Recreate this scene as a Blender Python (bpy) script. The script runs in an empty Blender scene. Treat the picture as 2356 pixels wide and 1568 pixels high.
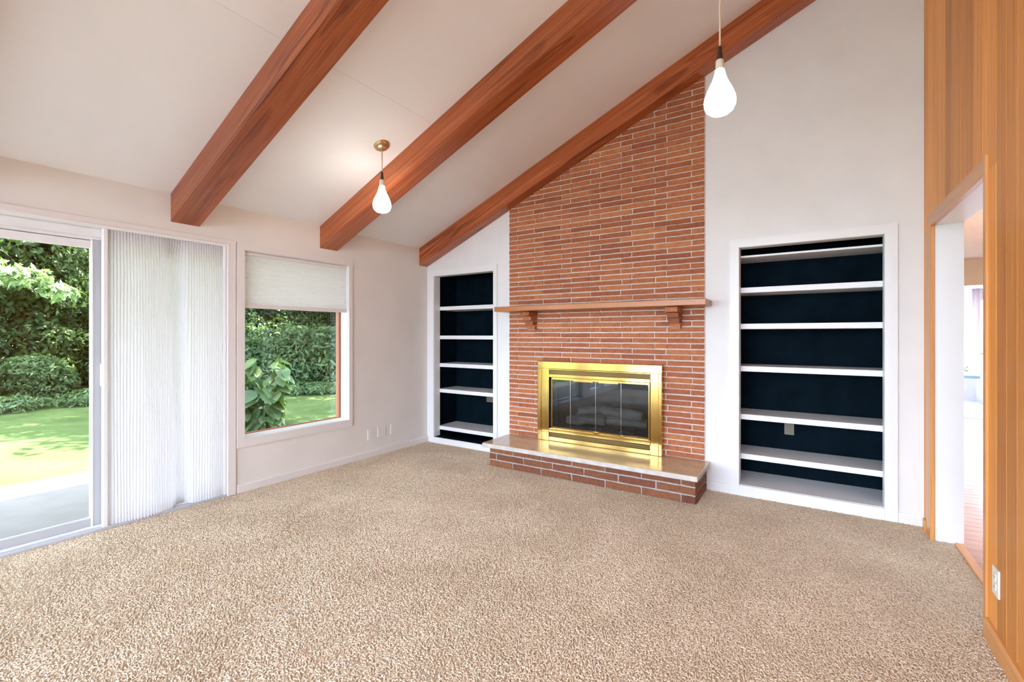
import bpy, bmesh, math, random
import numpy as np
from mathutils import Vector, Matrix

random.seed(7)
rng = np.random.default_rng(7)
S = bpy.context.scene
COL = S.collection
R = math.radians

# ------------------------------------------------------------------ camera
FPX, CYPX, YAW = 1054.73, 770.64, 33.2618
cd = bpy.data.cameras.new('camera')
cd.sensor_fit = 'HORIZONTAL'; cd.sensor_width = 36.0
cd.lens = FPX / 2356 * 36.0
cd.shift_y = -(784 - CYPX) / 2356
cd.clip_start = 0.02; cd.clip_end = 300
cam = bpy.data.objects.new('camera', cd); COL.objects.link(cam)
cam.location = (0.1238, -4.3227, 1.36)
cam.rotation_euler = (R(90), 0, R(YAW))
S.camera = cam

# ------------------------------------------------------------------ view / world / sun
vs = S.view_settings
vs.view_transform = 'Standard'; vs.look = 'None'; vs.gamma = 1.0; vs.use_curve_mapping = False
vs.exposure = 2.2
SKY_STRENGTH = 3.6
SUN_STRENGTH = 14.0
w = bpy.data.worlds.new('world'); S.world = w; w.use_nodes = True
bg = w.node_tree.nodes['Background']
bg.inputs[0].default_value = (0.80, 0.905, 1.14, 1); bg.inputs[1].default_value = SKY_STRENGTH
sd = bpy.data.lights.new('sun', 'SUN'); sd.energy = SUN_STRENGTH; sd.angle = R(0.7); sd.color = (1, .95, .84)
sun = bpy.data.objects.new('sun', sd); COL.objects.link(sun)
SUNDIR = Vector((-0.19, -0.38, -1.0)).normalized()
sun.rotation_euler = SUNDIR.to_track_quat('-Z', 'Y').to_euler()
sun.location = (6, 2, 14)

def portal(name, loc, rot, sx, sy):
    l = bpy.data.lights.new(name, 'AREA'); l.shape = 'RECTANGLE'; l.size = sx; l.size_y = sy
    l.cycles.is_portal = True
    o = bpy.data.objects.new(name, l); COL.objects.link(o); o.location = loc; o.rotation_euler = rot
portal('daylight_portal_patio_door', (-4.24, -3.66, 1.05), (0, R(-90), 0), 2.1, 2.6)
portal('daylight_portal_window', (-4.24, -1.735, 1.28), (0, R(-90), 0), 1.65, 1.1)
portal('daylight_portal_added_side_window', (-4.24, -6.1, 1.1), (0, R(-90), 0), 2.0, 1.7)
portal('daylight_portal_added_rear', (-1.6, -7.26, 1.62), (R(90), 0, 0), 4.5, 3.0)

# ------------------------------------------------------------------ dimensions
XL, XR = -4.0086, 0.7971
CZ, SL = 2.4499, 0.4223
YB = -7.2
BZ = 2.2334
HZ, HZB = 0.2533, 0.2094
K0, K1 = -2.7402, -0.6702
def ceil_z(x): return CZ + SL * (x - XL)

# ------------------------------------------------------------------ materials
class NT:
    def __init__(s, name):
        s.m = bpy.data.materials.new(name); s.m.use_nodes = True
        s.t = s.m.node_tree; s.n = s.t.nodes; s.b = s.n['Principled BSDF']; s.out = s.n['Material Output']
    def node(s, typ, **kw):
        n = s.n.new(typ)
        for k, v in kw.items():
            if k.startswith('i_'):
                k2 = k[2:]
                n.inputs[int(k2) if k2.isdigit() else k2.replace('_', ' ')].default_value = v
            else: setattr(n, k, v)
        return n
    def link(s, a, b): s.t.links.new(a, b)
    def ramp(s, fac, stops, interp='LINEAR'):
        r = s.n.new('ShaderNodeValToRGB'); r.color_ramp.interpolation = interp
        el = r.color_ramp.elements
        while len(el) < len(stops): el.new(0.5)
        for e, (p, c) in zip(el, stops): e.position = p; e.color = (c[0], c[1], c[2], 1)
        s.link(fac, r.inputs[0]); return r.outputs[0]
    def mix(s, fac, a, b, blend='MIX'):
        m = s.n.new('ShaderNodeMix'); m.data_type = 'RGBA'; m.blend_type = blend
        for sock, v in ((m.inputs[0], fac), (m.inputs[6], a), (m.inputs[7], b)):
            if hasattr(v, 'links'): s.link(v, sock)
            elif isinstance(v, (int, float)): sock.default_value = v
            else: sock.default_value = (v[0], v[1], v[2], 1)
        return m.outputs[2]
    def noise(s, vec, scale, detail=3, rough=.55, dist=0):
        n = s.node('ShaderNodeTexNoise'); n.inputs['Scale'].default_value = scale
        n.inputs['Detail'].default_value = detail; n.inputs['Roughness'].default_value = rough
        n.inputs['Distortion'].default_value = dist
        if vec is not None: s.link(vec, n.inputs['Vector'])
        return n.outputs['Fac']
    def coords(s, kind='Object', scale=(1, 1, 1), rand=0):
        t = s.n.new('ShaderNodeTexCoord'); mp = s.n.new('ShaderNodeMapping')
        mp.inputs['Scale'].default_value = scale
        v = t.outputs[kind]
        if rand:
            oi = s.n.new('ShaderNodeObjectInfo'); mu = s.node('ShaderNodeMath', operation='MULTIPLY'); mu.inputs[1].default_value = rand
            s.link(oi.outputs['Random'], mu.inputs[0])
            ad = s.node('ShaderNodeVectorMath', operation='ADD'); s.link(v, ad.inputs[0]); s.link(mu.outputs[0], ad.inputs[1]); v = ad.outputs[0]
        s.link(v, mp.inputs['Vector']); return mp.outputs[0]
    def bump(s, h, strength, dist=.01):
        b = s.node('ShaderNodeBump'); b.inputs['Strength'].default_value = strength; b.inputs['Distance'].default_value = dist
        s.link(h, b.inputs['Height']); s.link(b.outputs[0], s.b.inputs['Normal'])
    def set(s, base=None, rough=None, metal=None, spec=None):
        for k, v in (('Base Color', base), ('Roughness', rough), ('Metallic', metal), ('Specular IOR Level', spec)):
            if v is None: continue
            if hasattr(v, 'links'): s.link(v, s.b.inputs[k])
            elif isinstance(v, (int, float)): s.b.inputs[k].default_value = v
            else: s.b.inputs[k].default_value = (v[0], v[1], v[2], 1)
        return s

M = {}
def srgb(r, g, b):
    f = lambda c: (c / 255 / 12.92) if c / 255 <= .04045 else ((c / 255 + .055) / 1.055) ** 2.4
    return (f(r), f(g), f(b))

def paint(name, col, rough=.6, var=.03, bump=.04, scale=3, spec=.5):
    n = NT(name); v = n.coords()
    f = n.noise(v, scale, 3)
    lo = tuple(c * (1 - var) for c in col); hi = tuple(min(1, c * (1 + var)) for c in col)
    n.set(n.ramp(f, [(.3, lo), (.7, hi)]), rough, None, spec)
    n.bump(n.noise(v, 220, 2), bump, .002)
    M[name] = n.m
paint('wall_paint', (.83, .83, .825), .7)
paint('wall_paint_warm_lit', (.81, .765, .715), .7)  # same white wall paint, with warm, dimmer light mixed into its colour
paint('ceiling_paint', (.90, .905, .92), .8, .012, .03)
paint('trim_white', (.85, .85, .845), .35, .01, .01)
paint('trim_warm', (.80, .755, .72), .45, .015, .01)
paint('shelf_white', (.88, .88, .89), .4, .01, .01)
paint('navy_paint', (.0030, .0085, .0135), .7, .35, .02, 5, .03)
paint('plate_cream', (.82, .78, .66), .35, .01, 0)
paint('plate_white', (.80, .77, .74), .35, .01, 0)
paint('plate_bronze', (.20, .17, .12), .4, .05, 0)
paint('slot_dark', (.03, .028, .025), .5, .05, 0)
paint('aluminium_grey', (.50, .51, .54), .35, .03, .01)
paint('aluminium_white', (.84, .84, .85), .35, .03, .01)
paint('hall_paint', (.86, .74, .58), .7)
paint('hall_ceiling', (.86, .78, .72), .8)
paint('bath_white', (.86, .86, .90), .25, .01, 0)
paint('bath_rim', (.30, .50, .56), .3, .03, 0)
paint('curtain_white', (.88, .88, .86), .8, .02, .02)
paint('curtain_mauve', (.62, .46, .53), .8, .03, .02)
paint('socket_brown', (.055, .028, .022), .45, .1, 0)
paint('socket_ivory', (.80, .74, .62), .4, .02, 0)
paint('cord_tan', (.62, .48, .34), .5, .03, 0)
paint('soot_black', (.018, .018, .018), .8, .3, .05, 8)
paint('firebox_grey', (.045, .043, .040), .8, .4, .08, 7)
paint('roof_dark', (.08, .07, .06), .8)
paint('soil', (.05, .04, .028), .95, .3, .3, 6)
paint('rubber_seal', (.05, .05, .05), .6, .05, 0)

def wood(name, stops, axis='X', rough=.35, fine=60, along=2.0, var=.25, ring=False, coat=0.0, tint=None, knots=0):
    n = NT(name)
    sc = {'X': (along, fine, fine), 'Y': (fine, along, fine), 'Z': (fine, fine, along)}[axis]
    v = n.coords('Object', sc, 11.3)
    g = n.noise(v, 1.0, 6, .6, 1.1)
    c = n.ramp(g, stops)
    if ring:
        sc2 = {'X': (.55, 7, 7), 'Y': (7, .55, 7), 'Z': (7, 7, .55)}[axis]
        v2 = n.coords('Object', sc2, 5.7)
        q = n.noise(v2, 1.0, 2, .5, .6)
        mu = n.node('ShaderNodeMath', operation='MULTIPLY'); mu.inputs[1].default_value = 26; n.link(q, mu.inputs[0])
        si = n.node('ShaderNodeMath', operation='SINE'); n.link(mu.outputs[0], si.inputs[0])
        band = n.ramp(si.outputs[0], [(.55, (1, 1, 1)), (.98, (.55, .42, .36))])
        msk = n.noise(n.coords('Object', sc2, 9.1), .5, 2)
        mr = n.ramp(msk, [(.45, (0, 0, 0)), (.62, (1, 1, 1))])
        band = n.mix(mr, (1, 1, 1), band)
        c = n.mix(1.0, c, band, 'MULTIPLY')
    big = n.noise(n.coords('Object', tuple(max(.4, s * .03) for s in sc), 3.1), 1.0, 2)
    c = n.mix(.75, c, n.ramp(big, [(.3, (.72, .66, .62)), (.7, (1.15, 1.12, 1.1))]), 'MULTIPLY')
    oi = n.n.new('ShaderNodeObjectInfo')
    lo, hi = 1 - var, 1 + var * .6
    c = n.mix(1.0, c, n.ramp(oi.outputs['Random'], [(0, (lo, lo * .95, lo * .9)), (.5, (1, 1, 1)), (1, (hi, hi, hi))]), 'MULTIPLY')
    n.set(c, rough)
    n.b.inputs['Coat Weight'].default_value = coat; n.b.inputs['Coat Roughness'].default_value = .25
    n.bump(g, .08, .003)
    M[name] = n.m
wood('beam_wood', [(.25, srgb(138, 68, 34)), (.5, srgb(174, 94, 50)), (.75, srgb(200, 120, 72))], 'X', .33, 38, .9, .12, True, .25)
wood('plank_wood', [(.25, srgb(204, 126, 52)), (.5, srgb(230, 154, 70)), (.78, srgb(242, 174, 92))], 'Z', .5, 55, .8, .24, False, .05)
wood('casing_wood', [(.25, srgb(196, 126, 62)), (.5, srgb(218, 152, 84)), (.78, srgb(230, 170, 104))], 'Z', .34, 60, .8, .06, False, .2)
wood('casing_wood_y', [(.25, srgb(196, 126, 62)), (.5, srgb(218, 152, 84)), (.78, srgb(230, 170, 104))], 'Y', .34, 60, .8, .06, False, .2)
wood('mantel_wood', [(.25, srgb(172, 106, 50)), (.5, srgb(194, 128, 64)), (.78, srgb(208, 146, 80))], 'X', .36, 50, .8, .05, False, .2)
wood('hall_wood', [(.25, srgb(190, 132, 104)), (.5, srgb(206, 152, 122)), (.78, srgb(216, 166, 136))], 'X', .18, 50, .9, .15, False, .3)
wood('sash_brown', [(.25, srgb(140, 80, 52)), (.5, srgb(166, 104, 72)), (.78, srgb(182, 120, 86))], 'Z', .45, 50, .9, .05)
wood('bark', [(.25, (.05, .03, .02)), (.5, (.10, .062, .04)), (.78, (.16, .11, .08))], 'Z', .9, 18, 2.5, .2)
wood('log_wood', [(.25, (.10, .075, .055)), (.5, (.24, .185, .145)), (.78, (.38, .30, .24))], 'X', .85, 25, 3.0, .3)

def brick_mat(name, objrand=True, dark=1.0):
    n = NT(name)
    v = n.coords('Object', (1, 1, 1), 7.7 if objrand else 0)
    cols = [srgb(144, 80, 54), srgb(158, 90, 60), srgb(168, 100, 66), srgb(178, 110, 72), srgb(154, 86, 60), srgb(186, 120, 80)]
    cols = [(q[0] * dark * 1.12, q[1] * dark * 1.10, q[2] * dark * .92) for q in cols]
    if objrand:
        oi = n.n.new('ShaderNodeObjectInfo'); f = oi.outputs['Random']
    else:
        f = n.noise(n.coords('Object', (3.2, 3.2, 19.4)), 1.0, 0)
    c = n.ramp(f, [(i / 5, q) for i, q in enumerate(cols)])
    mo = n.noise(v, 26, 5, .65)
    c = n.mix(.85, c, n.ramp(mo, [(.28, (.66, .60, .58)), (.5, (1, 1, 1)), (.76, (1.22, 1.2, 1.18))]), 'MULTIPLY')
    sp = n.noise(v, 95, 2)
    c = n.mix(n.ramp(sp, [(.66, (0, 0, 0)), (.78, (.55, .55, .55))]), c, (.46, .34, .27))
    n.set(c, .72)
    n.bump(n.noise(v, 60, 5, .7), .5, .004)
    M[name] = n.m
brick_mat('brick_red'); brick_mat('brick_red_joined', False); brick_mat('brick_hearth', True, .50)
paint('mortar', srgb(222, 206, 192), .9, .10, .4, 40)
paint('mortar_grey', srgb(176, 166, 158), .9, .12, .5, 40)

def brass(name, col, rough, strip=False):
    n = NT(name); v = n.coords('Object', (1, 1, 1))
    f = n.noise(v, 9, 3)
    n.set(n.ramp(f, [(.3, tuple(c * .93 for c in col)), (.7, col)]), None, 1.0)
    rr = n.node('ShaderNodeMapRange'); n.link(f, rr.inputs[0]); rr.inputs[3].default_value = rough * .8; rr.inputs[4].default_value = rough * 1.25
    n.link(rr.outputs[0], n.b.inputs['Roughness'])
    if strip:
        wv = n.node('ShaderNodeTexWave', bands_direction='X'); wv.inputs['Scale'].default_value = 55
        n.link(n.coords('Object'), wv.inputs['Vector'])
        n.bump(wv.outputs['Fac'], .6, .004)
    else:
        n.bump(n.noise(v, 5, 2), .04, .02)
    M[name] = n.m
brass('brass', (.66, .46, .15), .12)
brass('brass_dull', (.42, .31, .13), .45, True)
brass('brass_canopy', (.62, .45, .24), .28)
brass('chrome', (.8, .8, .82), .15)

def stone():
    n = NT('slab_stone'); v = n.coords()
    f = n.noise(v, 7, 6, .65); g = n.noise(v, 80, 3)
    c = n.ramp(f, [(.25, srgb(186, 160, 126)), (.5, srgb(204, 180, 146)), (.8, srgb(214, 194, 164))])
    c = n.mix(n.ramp(g, [(.62, (0, 0, 0)), (.75, (.3, .3, .3))]), c, srgb(150, 128, 100))
    n.set(c, .22); n.b.inputs['Coat Weight'].default_value = .3; n.b.inputs['Coat Roughness'].default_value = .1
    M['slab_stone'] = n.m
    n = NT('slab_edge'); v = n.coords()
    n.set(n.ramp(n.noise(v, 14, 5), [(.3, srgb(190, 182, 172)), (.7, srgb(214, 208, 200))]), .55)
    n.bump(n.noise(v, 60, 4), .2, .003); M['slab_edge'] = n.m
stone()

def glass(name, tint, gloss=1.0):
    n = NT(name); n.n.remove(n.b)
    tr = n.node('ShaderNodeBsdfTransparent'); tr.inputs[0].default_value = (*tint, 1)
    gl = n.node('ShaderNodeBsdfGlossy'); gl.inputs['Roughness'].default_value = .015; gl.inputs[0].default_value = (1, 1, 1, 1)
    fr = n.node('ShaderNodeFresnel'); fr.inputs[0].default_value = 1.45
    mu = n.node('ShaderNodeMath', operation='MULTIPLY'); mu.inputs[1].default_value = gloss; n.link(fr.outputs[0], mu.inputs[0])
    mx = n.node('ShaderNodeMixShader'); n.link(mu.outputs[0], mx.inputs[0]); n.link(tr.outputs[0], mx.inputs[1]); n.link(gl.outputs[0], mx.inputs[2])
    n.link(mx.outputs[0], n.out.inputs[0]); M[name] = n.m
glass('pane_glass', (.96, .98, .97), .55)
glass('door_glass', (.70, .77, .82), 1.3)

def translucent(name, col, tcol, mixf):
    n = NT(name); v = n.coords()
    c = n.ramp(n.noise(v, 40, 3), [(.3, tuple(q * .97 for q in col)), (.7, col)])
    n.set(c, .8, spec=.1)
    tl = n.node('ShaderNodeBsdfTranslucent'); tl.inputs[0].default_value = (*tcol, 1)
    mx = n.node('ShaderNodeMixShader'); mx.inputs[0].default_value = mixf
    n.link(n.b.outputs[0], mx.inputs[1]); n.link(tl.outputs[0], mx.inputs[2]); n.link(mx.outputs[0], n.out.inputs[0])
    M[name] = n.m
translucent('shade_fabric', (.90, .90, .895), (.97, .955, .97), .55)
translucent('curtain_sheer', (.90, .90, .90), (.92, .92, .92), .4)
translucent('curtain_sheer_mauve', (.60, .50, .54), (.58, .48, .53), .3)

def emit(name, col, st):
    n = NT(name); n.b.inputs['Base Color'].default_value = (.9, .88, .85, 1)
    n.b.inputs['Emission Color'].default_value = (*col, 1); n.b.inputs['Emission Strength'].default_value = st
    M[name] = n.m
emit('bulb_glow', (1, .92, .83), 5)

def leafmat(name, stops, rough=.45):
    n = NT(name)
    a = n.node('ShaderNodeAttribute', attribute_name='tone')
    c = n.ramp(a.outputs['Fac'], stops)
    n.set(c, rough, spec=.25)
    tl = n.node('ShaderNodeBsdfTranslucent'); n.link(n.mix(1.0, c, (1.2, 1.25, .65), 'MULTIPLY'), tl.inputs[0])
    mx = n.node('ShaderNodeMixShader'); mx.inputs[0].default_value = .35
    n.link(n.b.outputs[0], mx.inputs[1]); n.link(tl.outputs[0], mx.inputs[2]); n.link(mx.outputs[0], n.out.inputs[0])
    M[name] = n.m
leafmat('leaf_dark', [(0, (.016, .034, .009)), (.6, (.042, .076, .021)), (1, (.09, .13, .036))])
leafmat('leaf_mid', [(0, (.032, .064, .021)), (.6, (.068, .120, .044)), (1, (.12, .18, .078))])
leafmat('leaf_pale', [(0, (.07, .13, .05)), (.6, (.13, .20, .085)), (1, (.20, .28, .14))])

def lawn():
    n = NT('lawn_grass'); v = n.coords()
    f = n.noise(v, 1.3, 5, .6); g = n.noise(v, 30, 4, .7)
    c = n.ramp(f, [(.3, (.048, .082, .022)), (.55, (.075, .112, .034)), (.8, (.115, .145, .052))])
    c = n.mix(.7, c, n.ramp(g, [(.3, (.65, .7, .6)), (.7, (1.25, 1.2, 1.2))]), 'MULTIPLY')
    n.set(c, .9, spec=.1); n.bump(g, .8, .03); M['lawn_grass'] = n.m
    n = NT('patio_concrete'); v = n.coords()
    n.set(n.ramp(n.noise(v, 5, 5), [(.3, (.125, .115, .102)), (.7, (.155, .142, .126))]), .85)
    n.bump(n.noise(v, 60, 4), .15, .004); M['patio_concrete'] = n.m
lawn()

def carpet():
    n = NT('carpet_base'); v = n.coords()
    big = n.noise(v, 1.6, 4, .6); fine = n.noise(v, 120, 3, .6, 1.2)
    c = n.ramp(big, [(.3, (.70, .56, .42)), (.7, (.78, .65, .51))])
    c = n.mix(.8, c, n.ramp(fine, [(.3, (.62, .55, .5)), (.6, (1.05, 1.05, 1.05))]), 'MULTIPLY')
    n.set(c, .95, spec=.05); n.bump(fine, .7, .008); M['carpet_base'] = n.m
    n = NT('carpet_yarn'); a = n.node('ShaderNodeAttribute', attribute_name='tone')
    v = n.coords()
    c = n.ramp(a.outputs['Fac'], [(0, (.72, .57, .395)), (.5, (.83, .685, .51)), (1, (.91, .78, .62))])
    big = n.noise(v, 1.4, 4, .65, .8)
    c = n.mix(.8, c, n.ramp(big, [(.3, (.80, .76, .71)), (.65, (1.06, 1.06, 1.06))]), 'MULTIPLY')
    n.set(c, .9, spec=.08); n.b.inputs['Sheen Weight'].default_value = .15
    M['carpet_yarn'] = n.m
carpet()

# ------------------------------------------------------------------ builders
def tag(o, label=None, cat=None, group=None, kind=None):
    if label: o['label'] = label
    if cat: o['category'] = cat
    if group: o['group'] = group
    if kind: o['kind'] = kind
    return o

def empty(name, loc, label, cat, group=None):
    o = bpy.data.objects.new(name, None); COL.objects.link(o); o.location = loc; o.empty_display_size = .1
    return tag(o, label, cat, group)

def wloc(p):
    v = Vector((0, 0, 0))
    while p is not None: v += Vector(p.location); p = p.parent
    return v

def finish(name, bm, mats, parent=None, origin=None, smooth=False):
    """bm holds world coordinates; the object origin goes to `origin`."""
    if origin is None:
        xs = [v.co for v in bm.verts]
        origin = Vector(((min(v.x for v in xs) + max(v.x for v in xs)) / 2, (min(v.y for v in xs) + max(v.y for v in xs)) / 2, min(v.z for v in xs)))
    origin = Vector(origin)
    bmesh.ops.translate(bm, verts=bm.verts, vec=-origin)
    bmesh.ops.recalc_face_normals(bm, faces=bm.faces)
    me = bpy.data.meshes.new(name); bm.to_mesh(me); bm.free()
    for m in (mats if isinstance(mats, (list, tuple)) else [mats]): me.materials.append(M[m])
    if smooth:
        for p in me.polygons: p.use_smooth = True
    o = bpy.data.objects.new(name, me); COL.objects.link(o)
    o.location = origin - (wloc(parent) if parent else Vector((0, 0, 0)))
    if parent: o.parent = parent
    return o

def add_box(bm, x0, x1, y0, y1, z0, z1, bev=0.0, seg=1):
    if x1 < x0: x0, x1 = x1, x0
    if y1 < y0: y0, y1 = y1, y0
    if z1 < z0: z0, z1 = z1, z0
    r = bmesh.ops.create_cube(bm, size=1, matrix=Matrix.Translation(((x0 + x1) / 2, (y0 + y1) / 2, (z0 + z1) / 2)) @ Matrix.Diagonal((x1 - x0, y1 - y0, z1 - z0, 1)))
    if bev:
        es = {e for v in r['verts'] for e in v.link_edges}
        bmesh.ops.bevel(bm, geom=list(es), offset=bev, segments=seg, affect='EDGES', profile=.6)

def box(name, x0, x1, y0, y1, z0, z1, mat, parent=None, bev=0.0, seg=1, origin=None):
    bm = bmesh.new(); add_box(bm, x0, x1, y0, y1, z0, z1, bev, seg)
    return finish(name, bm, mat, parent, origin)

def add_prism(bm, pts, axis, a, b):
    """pts: 2-D outline in the two other axes; extruded along axis from a to b."""
    def P(p, t): return {'x': (t, p[0], p[1]), 'y': (p[0], t, p[1]), 'z': (p[0], p[1], t)}[axis]
    A = [bm.verts.new(P(p, a)) for p in pts]; B = [bm.verts.new(P(p, b)) for p in pts]
    bm.faces.new(A); bm.faces.new(B[::-1])
    n = len(pts)
    for i in range(n): bm.faces.new((A[i], B[i], B[(i + 1) % n], A[(i + 1) % n]))

def prism(name, pts, axis, a, b, mat, parent=None):
    bm = bmesh.new(); add_prism(bm, pts, axis, a, b); return finish(name, bm, mat, parent)

def add_lathe(bm, prof, cx, cy, seg=24, cap=True):
    rings = []
    for r, z in prof:
        if r < 1e-5: rings.append([bm.verts.new((cx, cy, z))]); continue
        rings.append([bm.verts.new((cx + r * math.cos(2 * math.pi * k / seg), cy + r * math.sin(2 * math.pi * k / seg), z)) for k in range(seg)])
    for a, b in zip(rings, rings[1:]):
        for k in range(seg):
            k2 = (k + 1) % seg
            if len(a) == 1 and len(b) == 1: continue
            if len(a) == 1: bm.faces.new((a[0], b[k], b[k2]))
            elif len(b) == 1: bm.faces.new((a[k], a[k2], b[0]))
            else: bm.faces.new((a[k], a[k2], b[k2], b[k]))
    if cap:
        for r in (rings[0], rings[-1]):
            if len(r) > 2: bm.faces.new(r)

def add_tube(bm, pts, rad, seg=8):
    pts = [Vector(p) for p in pts]; rings = []
    for i, p in enumerate(pts):
        d = (pts[min(i + 1, len(pts) - 1)] - pts[max(i - 1, 0)]).normalized()
        a = d.orthogonal().normalized(); b = d.cross(a)
        if i:
            pa = rings[-1][1]; a = (pa - d * pa.dot(d)).normalized(); b = d.cross(a)
        r = rad[i] if isinstance(rad, (list, tuple)) else rad
        rings.append(([bm.verts.new(p + (a * math.cos(2 * math.pi * k / seg) + b * math.sin(2 * math.pi * k / seg)) * r) for k in range(seg)], a))
    for (A, _), (B, _) in zip(rings, rings[1:]):
        for k in range(seg): bm.faces.new((A[k], A[(k + 1) % seg], B[(k + 1) % seg], B[k]))
    bm.faces.new(rings[0][0][::-1]); bm.faces.new(rings[-1][0])

def wall_cells(bm, u0, u1, v0, v1, holes, fn):
    us = sorted({u0, u1, *[h[0] for h in holes], *[h[1] for h in holes]}); vs_ = sorted({v0, v1, *[h[2] for h in holes], *[h[3] for h in holes]})
    us = [u for u in us if u0 <= u <= u1]; vs_ = [v for v in vs_ if v0 <= v <= v1]
    for a, b in zip(us, us[1:]):
        for c, d in zip(vs_, vs_[1:]):
            m, n = (a + b) / 2, (c + d) / 2
            if any(h[0] < m < h[1] and h[2] < n < h[3] for h in holes): continue
            fn(bm, a, b, c, d)

def structure(o, label, cat=None): return tag(o, label, cat or 'wall', kind='structure')

def npmesh(name, verts, faces_flat, nper, mat, parent=None, origin=(0, 0, 0), tone=None, smooth=False):
    me = bpy.data.meshes.new(name); nv = len(verts); nf = len(faces_flat) // nper
    me.vertices.add(nv); me.vertices.foreach_set('co', np.asarray(verts, np.float32).ravel())
    me.loops.add(nf * nper); me.loops.foreach_set('vertex_index', np.asarray(faces_flat, np.int32))
    me.polygons.add(nf); me.polygons.foreach_set('loop_start', np.arange(0, nf * nper, nper, dtype=np.int32))
    me.polygons.foreach_set('loop_total', np.full(nf, nper, np.int32))
    if smooth: me.polygons.foreach_set('use_smooth', np.ones(nf, bool))
    me.update(calc_edges=True)
    if tone is not None:
        at = me.attributes.new('tone', 'FLOAT', 'POINT'); at.data.foreach_set('value', np.asarray(tone, np.float32))
    me.materials.append(M[mat])
    o = bpy.data.objects.new(name, me); COL.objects.link(o); o.location = origin
    if parent: o.parent = parent
    return o

# ================================================================== STRUCTURE
# floor with carpet
bm = bmesh.new(); add_box(bm, XL, XR, YB, 0, -.06, 0.0); add_box(bm, XR, .905, -1.40, -.24, -.06, 0.0)
floor = structure(finish('floor', bm, 'carpet_base', None, (0, 0, 0)), 'beige frieze carpet floor of the living room', 'floor')

def carpet_pile():
    s = .0099
    gx, gy = np.meshgrid(np.arange(XL + .012, XR - .006, s), np.arange(-4.6, -.005, s))
    p = np.stack([gx.ravel(), gy.ravel()], 1); p += rng.uniform(-.0055, .0055, p.shape)
    keep = ~((p[:, 0] > -2.72) & (p[:, 0] < -.655) & (p[:, 1] > -.45))
    p = p[keep]
    q = rng.uniform(0, 1, (1900, 2)) * (0.112, 1.125) + (XR - .010, -1.382); p = np.concatenate([p, q])
    n = len(p)
    # lay of the pile: slowly varying direction plus scatter
    base = 1.6 * np.sin(p[:, 0] * 2.3 + 1.3 * np.sin(p[:, 1] * 1.7)) + 1.4 * np.cos(p[:, 1] * 2.9 + p[:, 0])
    th = base + rng.normal(0, .95, n)
    L = rng.uniform(.011, .020, n); cv = rng.normal(0, .9, n); wd = rng.uniform(.0024, .0038, n); h = rng.uniform(.0045, .0095, n)
    V = np.zeros((n, 3, 3, 3), np.float32)
    pos = p - np.stack([np.cos(th), np.sin(th)], 1) * (L / 2)[:, None]
    a = th - cv * .5
    zs = [.30, 1.0, .42]
    for k in range(3):
        nx, ny = -np.sin(a), np.cos(a)
        zz = h * zs[k]
        wk = wd * (.7 if k != 1 else 1)
        for j, sgn in enumerate((-1, 0, 1)):
            V[:, k, j, 0] = pos[:, 0] + nx * wk * sgn; V[:, k, j, 1] = pos[:, 1] + ny * wk * sgn
            V[:, k, j, 2] = zz if sgn == 0 else np.maximum(zz - .0042, .0)
        pos = pos + np.stack([np.cos(a + cv * .25), np.sin(a + cv * .25)], 1) * (L / 2)[:, None]; a = a + cv / 2
    idx = np.arange(n * 9).reshape(n, 3, 3)
    F = np.stack([np.stack([idx[:, k, j], idx[:, k + 1, j], idx[:, k + 1, j + 1], idx[:, k, j + 1]], 1) for k in range(2) for j in range(2)], 1)
    tone = np.repeat(rng.uniform(0, 1, n), 9)
    o = npmesh('carpet_pile', V.reshape(-1, 3), F.ravel(), 4, 'carpet_yarn', floor, (0, 0, 0), tone, True)
    tag(o, kind='stuff')
carpet_pile()

# front wall (fireplace wall)
LBI = (-3.887, -2.963, .075, 2.105); RBI = (-.400, .566, .092, 2.103); FBX = (-2.19, -1.145, .385, .915)
bm = bmesh.new()
wall_cells(bm, XL - .18, XR + .14, 0, 2.2, [LBI, RBI, FBX], lambda b, a, c, d, e: add_box(b, a, c, 0, .10, d, e))
add_prism(bm, [(XL - .18, 2.2), (XR + .14, 2.2), (XR + .14, ceil_z(XR + .14) + .1), (XL - .18, ceil_z(XL - .18) + .1)], 'y', 0, .10)
structure(finish('wall_front', bm, 'wall_paint'), 'white painted wall around the brick chimney and built-in bookcases')

# left wall with patio door and window openings
WIN2 = (-6.95, -5.25, .10, 2.10); WIN = (-2.27, -1.201, .462, 2.098); DOOR = (-4.92, -2.405, 0, 2.128)  # the rearmost opening is added to let more daylight in
bm = bmesh.new()
wall_cells(bm, YB - .15, 0, 0, CZ + .12, [WIN, WIN2, DOOR], lambda b, a, c, d, e: add_box(b, XL - .18, XL, a, c, d, e))
structure(finish('wall_left', bm, 'wall_paint_warm_lit'), 'warm-light-tinted white window wall with patio door')

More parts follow.
